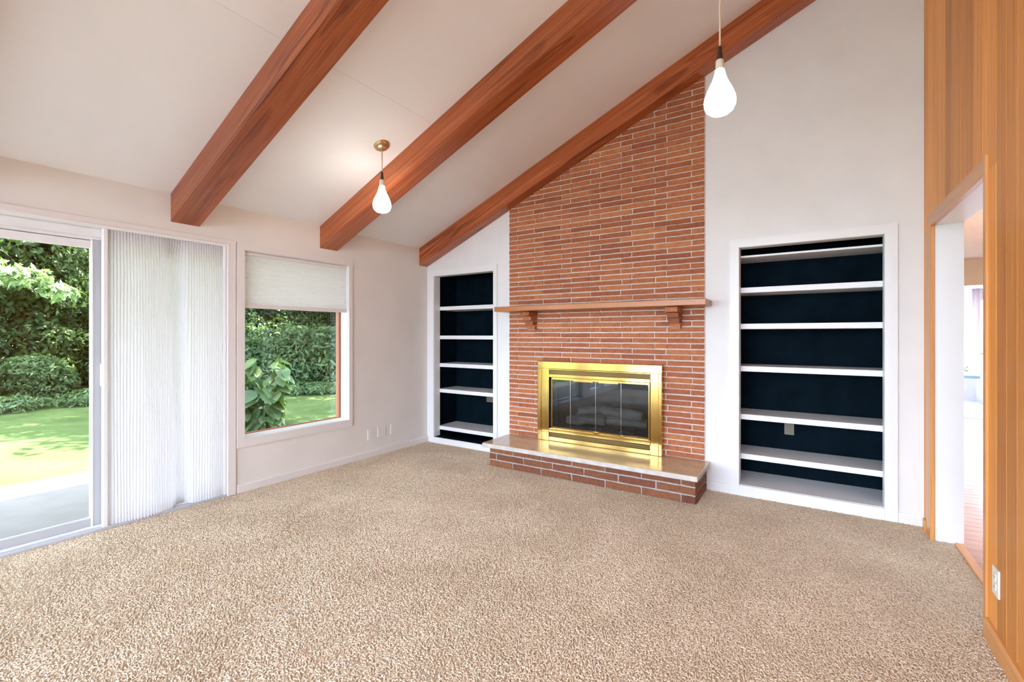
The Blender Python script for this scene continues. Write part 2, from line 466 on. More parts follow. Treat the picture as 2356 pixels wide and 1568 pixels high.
# right wall: stud wall with doorway, faced with planks
OPN = (-1.385, -.25, 0, 2.088)
bm = bmesh.new()
wall_cells(bm, YB - .15, 0, 0, 2.6, [OPN], lambda b, a, c, d, e: add_box(b, XR, .938, a, c, d, e))
add_box(bm, XR, .938, YB - .15, 0, 2.6, ceil_z(XR) + .12)
wall_right = structure(finish('wall_right', bm, 'trim_white', None, (XR, 0, 0)), 'wall faced with vertical fir planks beside the doorway')
seams = [0.0, -.130, -.197, -.375, -.624, -.771, -.962, -1.200, -1.347, -1.539, -1.660, -1.773, -1.905, -2.06, -2.20, -2.36, -2.49, -2.66, -2.80, -2.99, -3.16, -3.29, -3.46, -3.62, -3.80, -3.97, -4.12, -4.29, -4.45, -4.62, -4.80, -4.97, -5.15]
for a, b in zip(seams, seams[1:]):
    mid = (a + b) / 2; t = .013 + random.uniform(0, .002)
    segs = [(0.0, ceil_z(XR) - .002)]
    if b < OPN[1] + .01 and a > OPN[0] - .01:
        segs = [(2.10, ceil_z(XR) - .002)]
        if b < OPN[0]: segs = [(2.10, ceil_z(XR) - .002)]
    for z0, z1 in segs:
        bm = bmesh.new(); add_box(bm, XR - t, XR + .001, b + .0012, a - .0012, z0, z1, .0025)
        finish('plank', bm, 'plank_wood', wall_right)
# plank strip left of the doorway behind its casing reaching the floor
box('plank', XR - .013, XR + .001, -1.539 + .0012, -1.392, 0, 2.12, 'plank_wood', wall_right, .0025)
box('plank', XR - .013, XR + .001, -.255, -.131, 0, 2.12, 'plank_wood', wall_right, .0025)

# back wall behind the camera, its glazing added to brighten the room
GL = (-3.85, .64, .12, 3.1)
bm = bmesh.new()
wall_cells(bm, XL - .18, XR + .14, 0, 3.2, [(-3.85, .64, .12, 2.35), (-1.6, .64, 2.35, 3.1)], lambda b, a, c, d, e: add_box(b, a, c, YB - .15, YB, d, e))
add_prism(bm, [(XL - .18, 3.2), (XR + .14, 3.2), (XR + .14, ceil_z(XR + .14) + .1)], 'y', YB - .15, YB)
# trim the cells poking above the roof slope at the low side: the ceiling slab covers them
structure(finish('wall_back', bm, 'wall_paint'), 'white rear wall with tall glazing added for daylight')
wn = bpy.data.objects.new('window_rear_added', None); COL.objects.link(wn); wn.location = (-1.6, YB, .12)
structure(wn, 'tall rear window with white mullions, added for daylight', 'window')
for x in (-3.83, -2.72, -1.6, -.48, .62): box('mullion', x - .025, x + .025, YB - .1, YB - .02, .12, 2.35 if x < -1.7 else 3.1, 'trim_white', wn, .004)
for x0, x1, z0, z1 in ((-3.85, -2.72, .12, 2.35), (-2.72, -1.6, .12, 2.35), (-1.6, -.48, .12, 3.1), (-.48, .64, .12, 3.1)):
    box('pane', x0, x1, YB - .066, YB - .058, z0, z1, 'pane_glass', wn)

# ceiling: two plaster boards each side of the seam at x = -2.48
XS = -2.479
ceiling = bpy.data.objects.new('ceiling', None); COL.objects.link(ceiling); ceiling.location = (XS, -3.5, ceil_z(XS))
structure(ceiling, 'sloping white plastered ceiling between the beams', 'ceiling')
EV = -5.32
def slope_slab(name, x0, x1, y0, y1, mat, parent, t=.14):
    prism(name, [(x0, ceil_z(x0)), (x1, ceil_z(x1)), (x1, ceil_z(x1) + t), (x0, ceil_z(x0) + t)], 'y', y0, y1, mat, parent)
slope_slab('ceiling_panel', XL - .18, XS - .0008, YB - .15, .12, 'ceiling_paint', ceiling)
slope_slab('ceiling_panel', XS + .0008, XR + .15, YB - .15, .12, 'ceiling_paint', ceiling)
prism('roof_deck', [(XL - .19, ceil_z(XL - .19) + .141), (XR + .6, ceil_z(XR + .6) + .141), (XR + .6, ceil_z(XR + .6) + .2), (XL - .19, ceil_z(XL - .19) + .2)], 'y', YB - .4, .4, 'roof_dark', ceiling)
prism('soffit', [(EV, 2.38), (XL - .18, 2.38), (XL - .18, 2.62), (EV, 2.46)], 'y', YB - .4, 1.6, 'trim_white', ceiling)

# baseboards
bm = bmesh.new(); add_prism(bm, [(XL, 0), (XL + .016, 0), (XL + .016, .062), (XL + .010, .075), (XL, .078)], 'y', -2.33, -.002)
structure(finish('baseboard_left', bm, 'trim_warm'), 'painted baseboard below the window', 'baseboard')
for i, (a, b) in enumerate(((-.628, -.472), (.641, XR - .001))):
    bm = bmesh.new(); add_prism(bm, [(0, 0), (-.014, 0), (-.014, .065), (-.008, .078), (0, .080)], 'x', a, b)
    structure(finish('baseboard_front', bm, 'trim_white'), ('short white baseboard between the hearth and tall bookcase', 'short white baseboard between tall bookcase and plank wall')[i], 'baseboard')
bm = bmesh.new(); add_prism(bm, [(XR - .012, 0), (XR - .030, 0), (XR - .030, .080), (XR - .024, .092), (XR - .012, .094)], 'y', -5.15, -1.428)
structure(finish('baseboard_right', bm, 'casing_wood_y'), 'orange fir baseboard along the plank wall', 'baseboard')

# doorway casing (fir) and white jamb
dr = bpy.data.objects.new('door_2', None); COL.objects.link(dr); dr.location = (XR, -.82, 0)
structure(dr, 'open doorway cased in fir with white jambs', 'doorway')
box('casing', XR - .022, XR + .002, -.262, -.118, 0, 2.09, 'casing_wood', dr, .003)
box('casing', XR - .022, XR + .002, -1.425, -1.386, 0, 2.175, 'casing_wood', dr, .003)
prism('head_casing', [(-1.386, 2.083), (-.262, 2.083), (-.118, 2.165), (-1.386, 2.165)], 'x', XR - .022, XR + .002, 'casing_wood_y', dr)
box('plinth_block', XR - .030, XR, -.118, -.060, 0, .085, 'casing_wood', dr, .003)
box('jamb', XR + .002, .940, -.252, -.248, 0, 2.088, 'trim_white', dr)
box('threshold', .895, .940, -1.385, -.252, -.01, .014, 'casing_wood_y', dr, .004)

# ================================================================== LEFT WALL: window
w1 = bpy.data.objects.new('window_1', None); COL.objects.link(w1); w1.location = (XL, -1.735, .39)
structure(w1, 'picture window in painted casing looking onto the garden', 'window')
def frame_mitre(name_side, y0, y1, z0, z1, wy0, wy1, wz0, wz1, x0, x1, mat, parent):
    prism(name_side, [(y0, z0), (wy0, wz0), (wy0, wz1), (y0, z1)], 'x', x0, x1, mat, parent)
    prism(name_side, [(y1, z0), (wy1, wz0), (wy1, wz1), (y1, z1)], 'x', x0, x1, mat, parent)
    prism(name_side, [(y0, z1), (wy0, wz1), (wy1, wz1), (y1, z1)], 'x', x0, x1, mat, parent)
    prism(name_side, [(y0, z0), (wy0, wz0), (wy1, wz0), (y1, z0)], 'x', x0, x1, mat, parent)
frame_mitre('casing', -2.333, -1.158, .39, 2.157, WIN[0], WIN[1], WIN[2], WIN[3], XL - .001, XL + .018, 'trim_warm', w1)
# white reveals
XG = XL - .115
bm = bmesh.new()
add_box(bm, XG, XL + .002, WIN[0] - .004, WIN[0] + .006, WIN[2], WIN[3]); add_box(bm, XG, XL + .002, WIN[1] - .006, WIN[1] + .004, WIN[2], WIN[3])
add_box(bm, XG, XL + .002, WIN[0], WIN[1], WIN[3] - .006, WIN[3] + .004)
finish('reveal', bm, 'trim_white', w1)
prism('sill', [(XL + .004, WIN[2] - .004), (XG, WIN[2] - .004), (XG, WIN[2] + .014), (XL + .004, WIN[2] + .006)], 'y', WIN[0], WIN[1], 'trim_white', w1)
# brown sash
X2 = XL - .17
for nm, a in (('sash', (X2, XG, WIN[0], WIN[0] + .022, WIN[2], WIN[3])), ('sash', (X2, XG, WIN[1] - .030, WIN[1], WIN[2], WIN[3])), ('sash', (X2, XG, WIN[0], WIN[1], WIN[2], WIN[2] + .018)), ('sash', (X2, XG, WIN[0], WIN[1], WIN[3] - .03, WIN[3]))):
    box(nm, *a, 'sash_brown', w1, .003)
box('pane', X2 + .022, X2 + .028, WIN[0] + .02, WIN[1] - .028, WIN[2] + .016, WIN[3] - .028, 'pane_glass', w1)

# cellular shade in the window
sh = empty('cellular_shade', (XL - .03, -1.735, 1.6), 'white pleated cellular shade pulled halfway down the window', 'window shade')
box('headrail', XL - .06, XL - .012, WIN[0] + .012, WIN[1] - .01, 2.062, 2.09, 'trim_warm', sh, .003)
def pleat_z(zt, zb, n, xf, amp, y0, y1):
    bm = bmesh.new(); prev = None
    for side in (1,):
        rows = []
        for k in range(2 * n + 1):
            z = zt + (zb - zt) * k / (2 * n); x = xf + (amp if k % 2 else 0)
            rows.append((bm.verts.new((x, y0, z)), bm.verts.new((x, y1, z))))
        back = []
        for k in range(2 * n + 1):
            z = zt + (zb - zt) * k / (2 * n); x = xf - .022 - (amp if k % 2 else 0)
            back.append((bm.verts.new((x, y0, z)), bm.verts.new((x, y1, z))))
        for r in (rows, back):
            for a, b in zip(r, r[1:]): bm.faces.new((a[0], a[1], b[1], b[0]))
        for s in (0, 1):
            for k in range(2 * n): bm.faces.new((rows[k][s], rows[k + 1][s], back[k + 1][s], back[k][s]))
    return bm
finish('fabric', pleat_z(2.064, 1.632, 21, XL - .026, .007, WIN[0] + .016, WIN[1] - .012), 'shade_fabric', sh)
box('bottom_rail', XL - .058, XL - .012, WIN[0] + .014, WIN[1] - .010, 1.600, 1.633, 'trim_warm', sh, .003)

w2 = bpy.data.objects.new('window_side_added', None); COL.objects.link(w2); w2.location = (XL, -6.1, .1)  # unseen side window, added to brighten the room from the left
structure(w2, 'tall side window added for daylight towards the rear of the window wall', 'window')
for y in (WIN2[0] + .025, -6.1, WIN2[1] - .025): box('frame', XL - .12, XL - .04, y - .025, y + .025, WIN2[2], WIN2[3], 'trim_white', w2, .004)
for z in (WIN2[2] + .025, WIN2[3] - .025): box('frame', XL - .118, XL - .042, WIN2[0] + .05, WIN2[1] - .05, z - .025, z + .025, 'trim_white', w2, .004)
box('pane', XL - .083, XL - .077, WIN2[0] + .04, WIN2[1] - .04, WIN2[2] + .04, WIN2[3] - .04, 'pane_glass', w2)
# ------------------------------------------------------------------ patio door
pd = bpy.data.objects.new('door_1', None); COL.objects.link(pd); pd.location = (XL, -3.66, 0)
structure(pd, 'sliding glass patio door with white and grey frame', 'sliding door')
Y0, Y1 = DOOR[0], DOOR[1]
box('jamb', XL - .17, XL + .012, Y1 - .001, Y1 + .016, 0, 2.135, 'trim_warm', pd, .002)
box('casing', XL - .001, XL + .012, Y1 + .012, Y1 + .066, 0, 2.165, 'trim_warm', pd, .003)
box('head_casing', XL - .001, XL + .016, Y0 - .06, Y1 + .066, 2.128, 2.165, 'trim_warm', pd, .003)
box('jamb', XL - .17, XL, Y0 - .001, Y0 + .03, 0, 2.128, 'trim_white', pd, .002)
box('head_jamb', XL - .17, XL - .002, Y0, Y1, 2.105, 2.13, 'trim_white', pd, .002)
box('head_track', XL - .16, XL - .055, Y0, Y1, 2.045, 2.107, 'aluminium_white', pd, .004)
box('head_track_lip', XL - .15, XL - .07, Y0, Y1, 2.015, 2.047, 'aluminium_white', pd, .003)
XD = XL - .088
box('top_rail', XD - .018, XD + .018, Y0 + .03, -3.20, 1.965, 2.025, 'aluminium_white', pd, .003)
box('bottom_rail', XD - .018, XD + .018, Y0 + .03, -3.20, .030, .088, 'aluminium_grey', pd, .003)
box('stile', XD - .022, XD + .020, -3.252, -3.19, .022, 2.03, 'aluminium_grey', pd, .003)
box('stile_edge', XD - .022, XD + .024, -3.262, -3.250, .022, 2.03, 'aluminium_white', pd, .003)
box('stile', XD - .018, XD + .018, Y0 + .03, Y0 + .09, .03, 2.02, 'aluminium_white', pd, .003)
box('pane', XD - .004, XD + .004, Y0 + .08, -3.25, .08, 1.975, 'pane_glass', pd)
h = box('handle', XD + .018, XD + .040, -3.215, -3.205, 1.0, 1.16, 'aluminium_white', pd, .004)
box('fixed_stile', XD - .062, XD - .028, -3.24, -3.18, .02, 2.03, 'aluminium_white', pd, .003)
box('fixed_stile', XD - .062, XD - .028, Y1 - .06, Y1, .02, 2.03, 'aluminium_white', pd, .003)
box('fixed_rail', XD - .062, XD - .028, -3.20, Y1, .02, .09, 'aluminium_white', pd, .003)
box('fixed_pane', XD - .049, XD - .041, -3.19, Y1 - .05, .08, 1.98, 'pane_glass', pd)
box('sill_track', XL - .16, XL + .004, Y0, Y1, -.02, .020, 'aluminium_grey', pd, .003)
box('track_ridge', XD + .030, XD + .038, Y0, Y1, .018, .032, 'aluminium_white', pd, .002)
box('top_fixed_rail', XD - .062, XD - .028, -3.20, Y1, 1.97, 2.03, 'aluminium_white', pd, .003)

# vertical cellular blind stacked over the fixed panel
vb = empty('vertical_cellular_blind', (XL - .02, -2.8, 0), 'white vertically pleated fabric blind drawn beside the patio door', 'blind')
def vblind():
    n = 42; y0, y1 = -3.185, -2.428; zr = [0.012, .04, .12, .35, .7, 1.05, 1.4, 1.75, 1.9, 2.02, 2.112]
    bm = bmesh.new()
    def off(t, z):
        # two soft bulges with a recessed fold between
        k = (z / 2.1)
        c1 = .56 - .07 * k; c2 = .66 - .05 * k
        s = 0.030 * math.sin(math.pi * min(1, t / c1)) if t < c1 else 0
        if t > c2: s = 0.024 * math.sin(math.pi * min(1, (t - c2) / (1 - c2) * .9))
        d = max(0, 1 - abs(t - (c1 + c2) / 2) / ((c2 - c1) / 2 + .035))
        return (s - .052 * min(1, d * 1.6)) * min(1, (2.115 - z) / .3 + .12)
    F, B = [], []
    for z in zr:
        rf, rb = [], []
        for k in range(2 * n + 1):
            t = k / (2 * n); wob = .004 * math.sin(t * 23 + z * 2.0) * (1 - z / 2.3)
            y = y0 + (y1 - y0) * t + wob; x = XL - .026 + off(t, z)
            a = .0065 if k % 2 else -.0035
            rf.append(bm.verts.new((x + a, y, z))); rb.append(bm.verts.new((x - a - .012, y, z)))
        F.append(rf); B.append(rb)
    for G in (F, B):
        for r0, r1 in zip(G, G[1:]):
            for k in range(2 * n): bm.faces.new((r0[k], r0[k + 1], r1[k + 1], r1[k]))
    return bm
finish('fabric', vblind(), 'shade_fabric', vb)
box('headrail', XL - .055, XL - .004, -3.21, -2.408, 2.108, 2.128, 'trim_white', vb, .003)
box('end_rail', XL - .05, XL - .006, -3.212, -3.186, .006, 2.11, 'trim_white', vb, .003)
box('end_rail', XL - .05, XL - .008, -2.430, -2.408, .006, 2.11, 'trim_white', vb, .003)

# ================================================================== BEAMS
def beam(y0, y1, label, xr=XR - .014):
    L = (xr - XL) / math.cos(math.atan(SL)); h = (CZ - BZ)
    bm = bmesh.new()
    e = .02
    add_prism(bm, [(XL + .0005, BZ), (xr, BZ + SL * (xr - XL)), (xr, ceil_z(xr) + e), (XL + .0005, CZ + e)], 'y', y0, y1)
    bmesh.ops.rotate(bm, verts=bm.verts, cent=(XL, y0, BZ), matrix=Matrix.Rotation(math.atan(SL), 3, 'Y'))
    bmesh.ops.bevel(bm, geom=[e_ for e_ in bm.edges if abs((e_.verts[0].co - e_.verts[1].co).normalized().x) > .95], offset=.004, segments=2, affect='EDGES')
    o = finish('ceiling_beam', bm, 'beam_wood', None, (XL, y0, BZ))
    o.rotation_euler = (0, -math.atan(SL), 0)
    return tag(o, label, 'beam', 'exposed roof beams')
b1 = beam(-2.8126, -2.6124, 'reddish stained exposed ceiling beam ending above the vertical blind')
b2 = beam(-1.5351, -1.3345, 'reddish stained exposed ceiling beam ending above the pleated window shade')
b3 = beam(-.1450, -.0005, 'reddish stained exposed ceiling beam running along the brick chimney wall')
b4 = beam(-4.16, -3.96, 'reddish stained exposed ceiling beam between the vertical blind and added rear window')
b5 = beam(-5.50, -5.30, 'reddish stained exposed ceiling beam nearest the added rear window')

# ================================================================== CHIMNEY
BP = .0515; BL = .325; JT = .0120
def beam_bottom(x): return BZ + SL * (x - XL)
ch = empty('brick_chimney', (-1.705, 0, HZ), 'tall chimney breast of thin red bricks rising to the ceiling beam', 'chimney')
bm = bmesh.new()
def mcell(b, a, c, d, e): add_box(b, a, c, -.0085, -.0002, d, e)
wall_cells(bm, K0, K1, HZ + .0005, 2.6, [(-2.20, -1.135, .38, .925)], mcell)
add_prism(bm, [(K0, 2.6), (K1, 2.6), (K1, beam_bottom(K1) - .001), (K0, beam_bottom(K0) - .001)], 'y', -.0085, -.0002)
finish('mortar_bed', bm, 'mortar', ch)
def brick_mesh(seed, L, H, D, name='brick', rag=.0022):
    r = random.Random(seed); bm = bmesh.new()
    nx = 5
    add_box(bm, -L / 2, L / 2, -D, 0, -H / 2, H / 2)
    bmesh.ops.subdivide_edges(bm, edges=[e for e in bm.edges if abs(e.verts[0].co.x - e.verts[1].co.x) > L * .5], cuts=nx - 1)
    for v in bm.verts:
        end = abs(abs(v.co.x) - L / 2) < 1e-4
        v.co.z += r.uniform(-rag, rag) * .7; v.co.x += r.uniform(-rag, rag) if end else 0
        if v.co.y < -D * .5: v.co.y += r.uniform(-.0012, .0012); v.co.z *= .95; v.co.x *= .994
    me = bpy.data.meshes.new(name); bmesh.ops.recalc_face_normals(bm, faces=bm.faces); bm.to_mesh(me); bm.free(); return me
fullb = [brick_mesh(i, BL - JT, BP - JT * .95, .018) for i in range(8)]
for m in fullb: m.materials.append(M['brick_red'])
items = []
row = 0; z = HZ + .004 + BP / 2 - .004
rr = random.Random(3)
while z < beam_bottom(K1) + .06:
    off = -1.0 if row % 2 == 0 else -.785
    js = [K1]
    k = 0
    xs = sorted([off + BL * i for i in range(-8, 4)])
    xs = [K0] + [x + rr.uniform(-.008, .008) for x in xs if K0 + .03 < x < K1 - .03] + [K1]
    for a, b in zip(xs, xs[1:]):
        if a <= -1.0 < b and False: pass
        if z - (BP - JT) / 2 > beam_bottom(b) - .012: continue
        # clear the fireplace insert
        za, zb_ = z - BP / 2, z + BP / 2
        pieces = [(a, b)]
        if za < 1.07 and zb_ > .2:
            pieces = []
            if a < -2.315: pieces.append((a, min(b, -2.315)))
            if b > -1.04: pieces.append((max(a, -1.04), b))
        for p, q in pieces:
            if q - p > .03: items.append((p, q, z))
    z += BP; row += 1
# nearest to the camera show largest
CAMP = Vector((0.1238, -4.3227, 1.36))
items.sort(key=lambda t: (t[1] - t[0]) / ((t[0] - CAMP.x) ** 2 + CAMP.y ** 2 + (t[2] - CAMP.z) ** 2) ** .5, reverse=True)
def cut_brick(p, q, z):
    bz0, bz1 = z - (BP - JT) / 2, z + (BP - JT) / 2; p += JT / 2; q -= JT / 2; lim = lambda x: beam_bottom(x) - .002
    xa = p
    if lim(p) < bz0: xa = p + (bz0 - lim(p)) / SL
    pts = [(xa, bz0), (q, bz0), (q, min(bz1, lim(q)))]
    if lim(q) > bz1 and lim(p) < bz1: pts.append((XL + (bz1 + .002 - BZ) / SL, bz1))
    if xa == p: pts.append((p, min(bz1, lim(p))))
    prism('brick', pts, 'y', -.0185, -.0003, 'brick_red', ch)
for p, q, z in items[:300]:
    if z + BP / 2 > beam_bottom(p) - .002: cut_brick(p, q, z); continue
    o = bpy.data.objects.new('brick', rr.choice(fullb)); COL.objects.link(o); o.parent = ch
    o.location = Vector(((p + q) / 2, -.0022 + rr.uniform(-.0015, .0015), z + rr.uniform(-.0015, .0015))) - Vector(ch.location)
    o.scale = ((q - p - JT) / (BL - JT), 1, 1)
    if rr.random() < .5: o.rotation_euler.z = math.pi; o.location.y -= .018
if items[300:]:
    bm = bmesh.new()
    for p, q, z in items[300:]:
        if z + BP / 2 > beam_bottom(p) - .002: cut_brick(p, q, z); continue
        add_box(bm, p + JT / 2, q - JT / 2, -.0185 + rr.uniform(-.001, .001), 0, z - (BP - JT) / 2 + rr.uniform(-.001, .001), z + (BP - JT) / 2 + rr.uniform(-.001, .001), .0015)
    tag(finish('brick_remainder', bm, 'brick_red_joined', ch), kind='stuff')
# corbels under the mantel
for cx in (-2.425, -.915):
    cb = bmesh.new(); add_box(cb, cx - .046, cx + .046, -.05, -.008, 1.415, 1.612)
    cb = finish('corbel', cb, 'mortar', ch)
    for i, (pr_, hw) in enumerate(((.065, .047), (.108, .049), (.152, .051), (.195, .053))):
        z0 = 1.418 + i * .049
        o = box('corbel_brick', cx - hw, cx + hw, -pr_, -.010, z0, z0 + .0445, 'brick_red', cb, .003)

# mantel
mt = box('mantel_shelf', -2.7512, -.6135, -.2893, -.0190, 1.6129, 1.6641, 'mantel_wood', None, .003)
tag(mt, 'plain orange-brown wooden mantel shelf across the brick chimney', 'mantel')

# hearth
hr = empty('hearth', (-1.68, -.27, 0), 'raised brick hearth with polished tan stone slab', 'hearth')
bm = bmesh.new(); add_box(bm, -2.7284, -.6276, -.5375, -.0005, HZB, HZ, .004)
for f in bm.faces: f.material_index = 0 if f.normal.z > .8 else 1
# material index must survive: set after normals are known
sl = finish('slab', bm, ['slab_stone', 'slab_edge'], hr)
for p in sl.data.polygons: p.material_index = 0 if p.normal.z > .6 else 1
HB0, HB1, HBY = -2.705, -.6575, -.4433
box('mortar_core', HB0 + .008, HB1 - .008, HBY + .008, -.0005, -.01, HZB + .001, 'mortar_grey', hr)
HP = .0697
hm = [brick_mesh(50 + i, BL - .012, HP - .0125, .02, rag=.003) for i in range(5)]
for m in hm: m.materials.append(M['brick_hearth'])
for r in range(3):
    z = HZB - .004 - HP * (r + .5)
    off = -.775 if r != 1 else -.979
    xs = [HB0] + [x for x in sorted(off + .328 * i for i in range(-7, 3)) if HB0 + .04 < x < HB1 - .04] + [HB1]
    for a, b in zip(xs, xs[1:]):
        o = bpy.data.objects.new('brick', rr.choice(hm)); COL.objects.link(o); o.parent = hr
        o.location = Vector(((a + b) / 2, HBY + .0202, z)) - Vector(hr.location); o.scale = ((b - a - .012) / (BL - .012), 1, 1)
    ys = [HBY + .021, -.25, -.0005] if r == 1 else [HBY + .021, -.13, -.0005]
    for sx, side in ((HB1, 1), (HB0, -1)):
        for a, b in zip(ys, ys[1:]):
            o = bpy.data.objects.new('brick', rr.choice(hm)); COL.objects.link(o); o.parent = hr
            o.rotation_euler.z = R(90 * side)
            o.location = Vector((sx - side * .0202, (a + b) / 2, z)) - Vector(hr.location); o.scale = ((b - a - .008) / (BL - .012), 1, 1)

# ================================================================== FIREPLACE INSERT
fi = empty('fireplace_insert', (-1.68, -.05, HZ), 'polished brass fireplace insert with dark folding glass doors', 'fireplace')
fx0, fx1, fz0, fz1, fy = -2.330, -1.024, HZ, 1.085, -.082
ox0, ox1, oz0, oz1 = -2.190, -1.140, .383, .918
def ringpart(name, pts_out, pts_in, y0, y1, mat):
    pass
# outer surround: stepped profile - outer lip, flat face
box('surround_top', fx0, fx1, fy, -.019, 1.008, fz1, 'brass', fi, .004, 2)
box('surround_side', fx0 + .040, ox0 - .006, fy + .004, -.019, fz0, 1.010, 'brass', fi, .004, 2)
box('surround_lip', fx0, fx0 + .041, fy - .006, -.019, fz0, 1.009, 'brass', fi, .005, 2)
box('surround_side', ox1 + .008, fx1 - .030, fy + .004, -.019, fz0, 1.010, 'brass', fi, .004, 2)
box('surround_lip', fx1 - .031, fx1, fy - .006, -.019, fz0, 1.009, 'brass', fi, .005, 2)
box('corner_plate', fx0 + .040, ox0 - .004, fy - .001, -.02, fz0, .345, 'brass', fi, .003)
box('corner_plate', ox1 + .006, fx1 - .030, fy - .001, -.02, fz0, .345, 'brass', fi, .003)
box('top_bar', ox0 - .006, ox1 + .008, fy + .006, -.019, .996, 1.008, 'brass', fi, .003)
gr = box('vent_grille', ox0 - .006, ox1 + .008, fy + .026, -.019, .954, .998, 'brass_dull', fi)
for i in range(4): box('vent_louver', ox0 - .006, ox1 + .008, fy + .014, fy + .03, .958 + i * .0105, .962 + i * .0105, 'brass_dull', gr)
box('vent_bar', ox0 - .006, ox1 + .008, fy + .002, -.019, .918, .955, 'brass', fi, .005, 2)
gr = box('vent_grille', ox0 - .006, ox1 + .008, fy + .026, -.019, .294, .342, 'brass_dull', fi)
for i in range(4): box('vent_louver', ox0 - .006, ox1 + .008, fy + .014, fy + .03, .298 + i * .0115, .302 + i * .0115, 'brass_dull', gr)
box('vent_bar', ox0 - .006, ox1 + .008, fy + .002, -.019, fz0, .296, 'brass', fi, .005, 2)
box('vent_bar', ox0 - .006, ox1 + .008, fy + .002, -.019, .341, .384, 'brass', fi, .005, 2)
# door track frame
box('door_track', ox0, ox1, fy + .018, fy + .040, .895, .918, 'brass', fi, .002)
box('door_track', ox0, ox1, fy + .018, fy + .040, .383, .402, 'brass', fi, .002)
box('door_post', ox0, ox0 + .018, fy + .018, fy + .045, .385, .918, 'soot_black', fi, .002)
box('door_post', ox0 + .018, ox0 + .028, fy + .014, fy + .04, .385, .918, 'brass', fi, .002)
box('door_post', ox1 - .014, ox1, fy + .014, fy + .04, .385, .918, 'brass', fi, .002)
js = [ox0 + .028, -1.952, -1.676, -1.414, ox1 - .014]
for i, (a, b) in enumerate(zip(js, js[1:])):
    g = box('glass_panel', a + .0015, b - .0015, fy + .020, fy + .026, .400, .897, 'door_glass', fi)
    if i < 3: box('glass_edge', b - .0035, b - .0005, fy + .017, fy + .026, .400, .897, 'chrome', g)
    if i in (1, 2): box('clip', a + .03, b - .03, fy + .012, fy + .020, .886, .897, 'brass', g, .001)
    if i in (1, 2): 
        kx = b - .012 if i == 1 else a + .012
        box('door_pull', kx - .012, kx + .012, fy + .002, fy + .020, .384, .398, 'brass', g, .003)
box('door_pull', -1.425, -1.400, fy + .002, fy + .018, .380, .394, 'brass', fi, .003)
# firebox
bm = bmesh.new()
add_box(bm, FBX[0] - .03, FBX[0], -.006, .42, .34, .96); add_box(bm, FBX[1], FBX[1] + .03, -.006, .42, .34, .96)
add_box(bm, FBX[0], FBX[1], -.006, .42, .35, .3995); add_box(bm, FBX[0], FBX[1], -.006, .42, .9001, .95); add_box(bm, FBX[0] - .03, FBX[1] + .03, .40, .44, .34, .96)
finish('firebox', bm, 'firebox_grey', fi)
def log(x, y, z, L, r, rz, rx, label):
    bm = bmesh.new(); n = 7; rl = random.Random(int(x * 1000))
    pts = [(-L / 2 + L * i / (n - 1), rl.uniform(-.008, .008), rl.uniform(-.006, .006)) for i in range(n)]
    add_tube(bm, pts, [r * rl.uniform(.85, 1.1) for _ in pts], 9)
    bmesh.ops.rotate(bm, verts=bm.verts, cent=(0, 0, 0), matrix=Matrix.Rotation(R(rx), 3, 'Y'))
    bmesh.ops.rotate(bm, verts=bm.verts, cent=(0, 0, 0), matrix=Matrix.Rotation(R(rz), 3, 'Z'))
    bmesh.ops.translate(bm, verts=bm.verts, vec=(x, y, z))
    return tag(finish('gas_log', bm, 'log_wood', None, (x, y, z), True), label, 'log', 'logs behind the fireplace glass')
log(-1.62, .20, .484, .74, .056, 3, 0, 'long charred log lying across the back of the firebox')
log(-1.84, .07, .474, .40, .046, 20, 0, 'short log lying askew on the firebox grate')
log(-1.48, .10, .580, .48, .052, -14, 2, 'pale log resting on top of the others in the firebox')
log(-1.76, .13, .585, .36, .042, 28, -4, 'thin log leaning over the others in the firebox')
bm = bmesh.new()
for x in (-1.95, -1.8, -1.65, -1.5, -1.35): add_box(bm, x - .008, x + .008, .0, .26, .400, .425)
add_box(bm, -1.98, -1.32, .02, .04, .3995, .418); add_box(bm, -1.98, -1.32, .22, .24, .3995, .418)
tag(finish('fire_grate', bm, 'soot_black'), 'black iron grate under the logs in the firebox', 'grate')

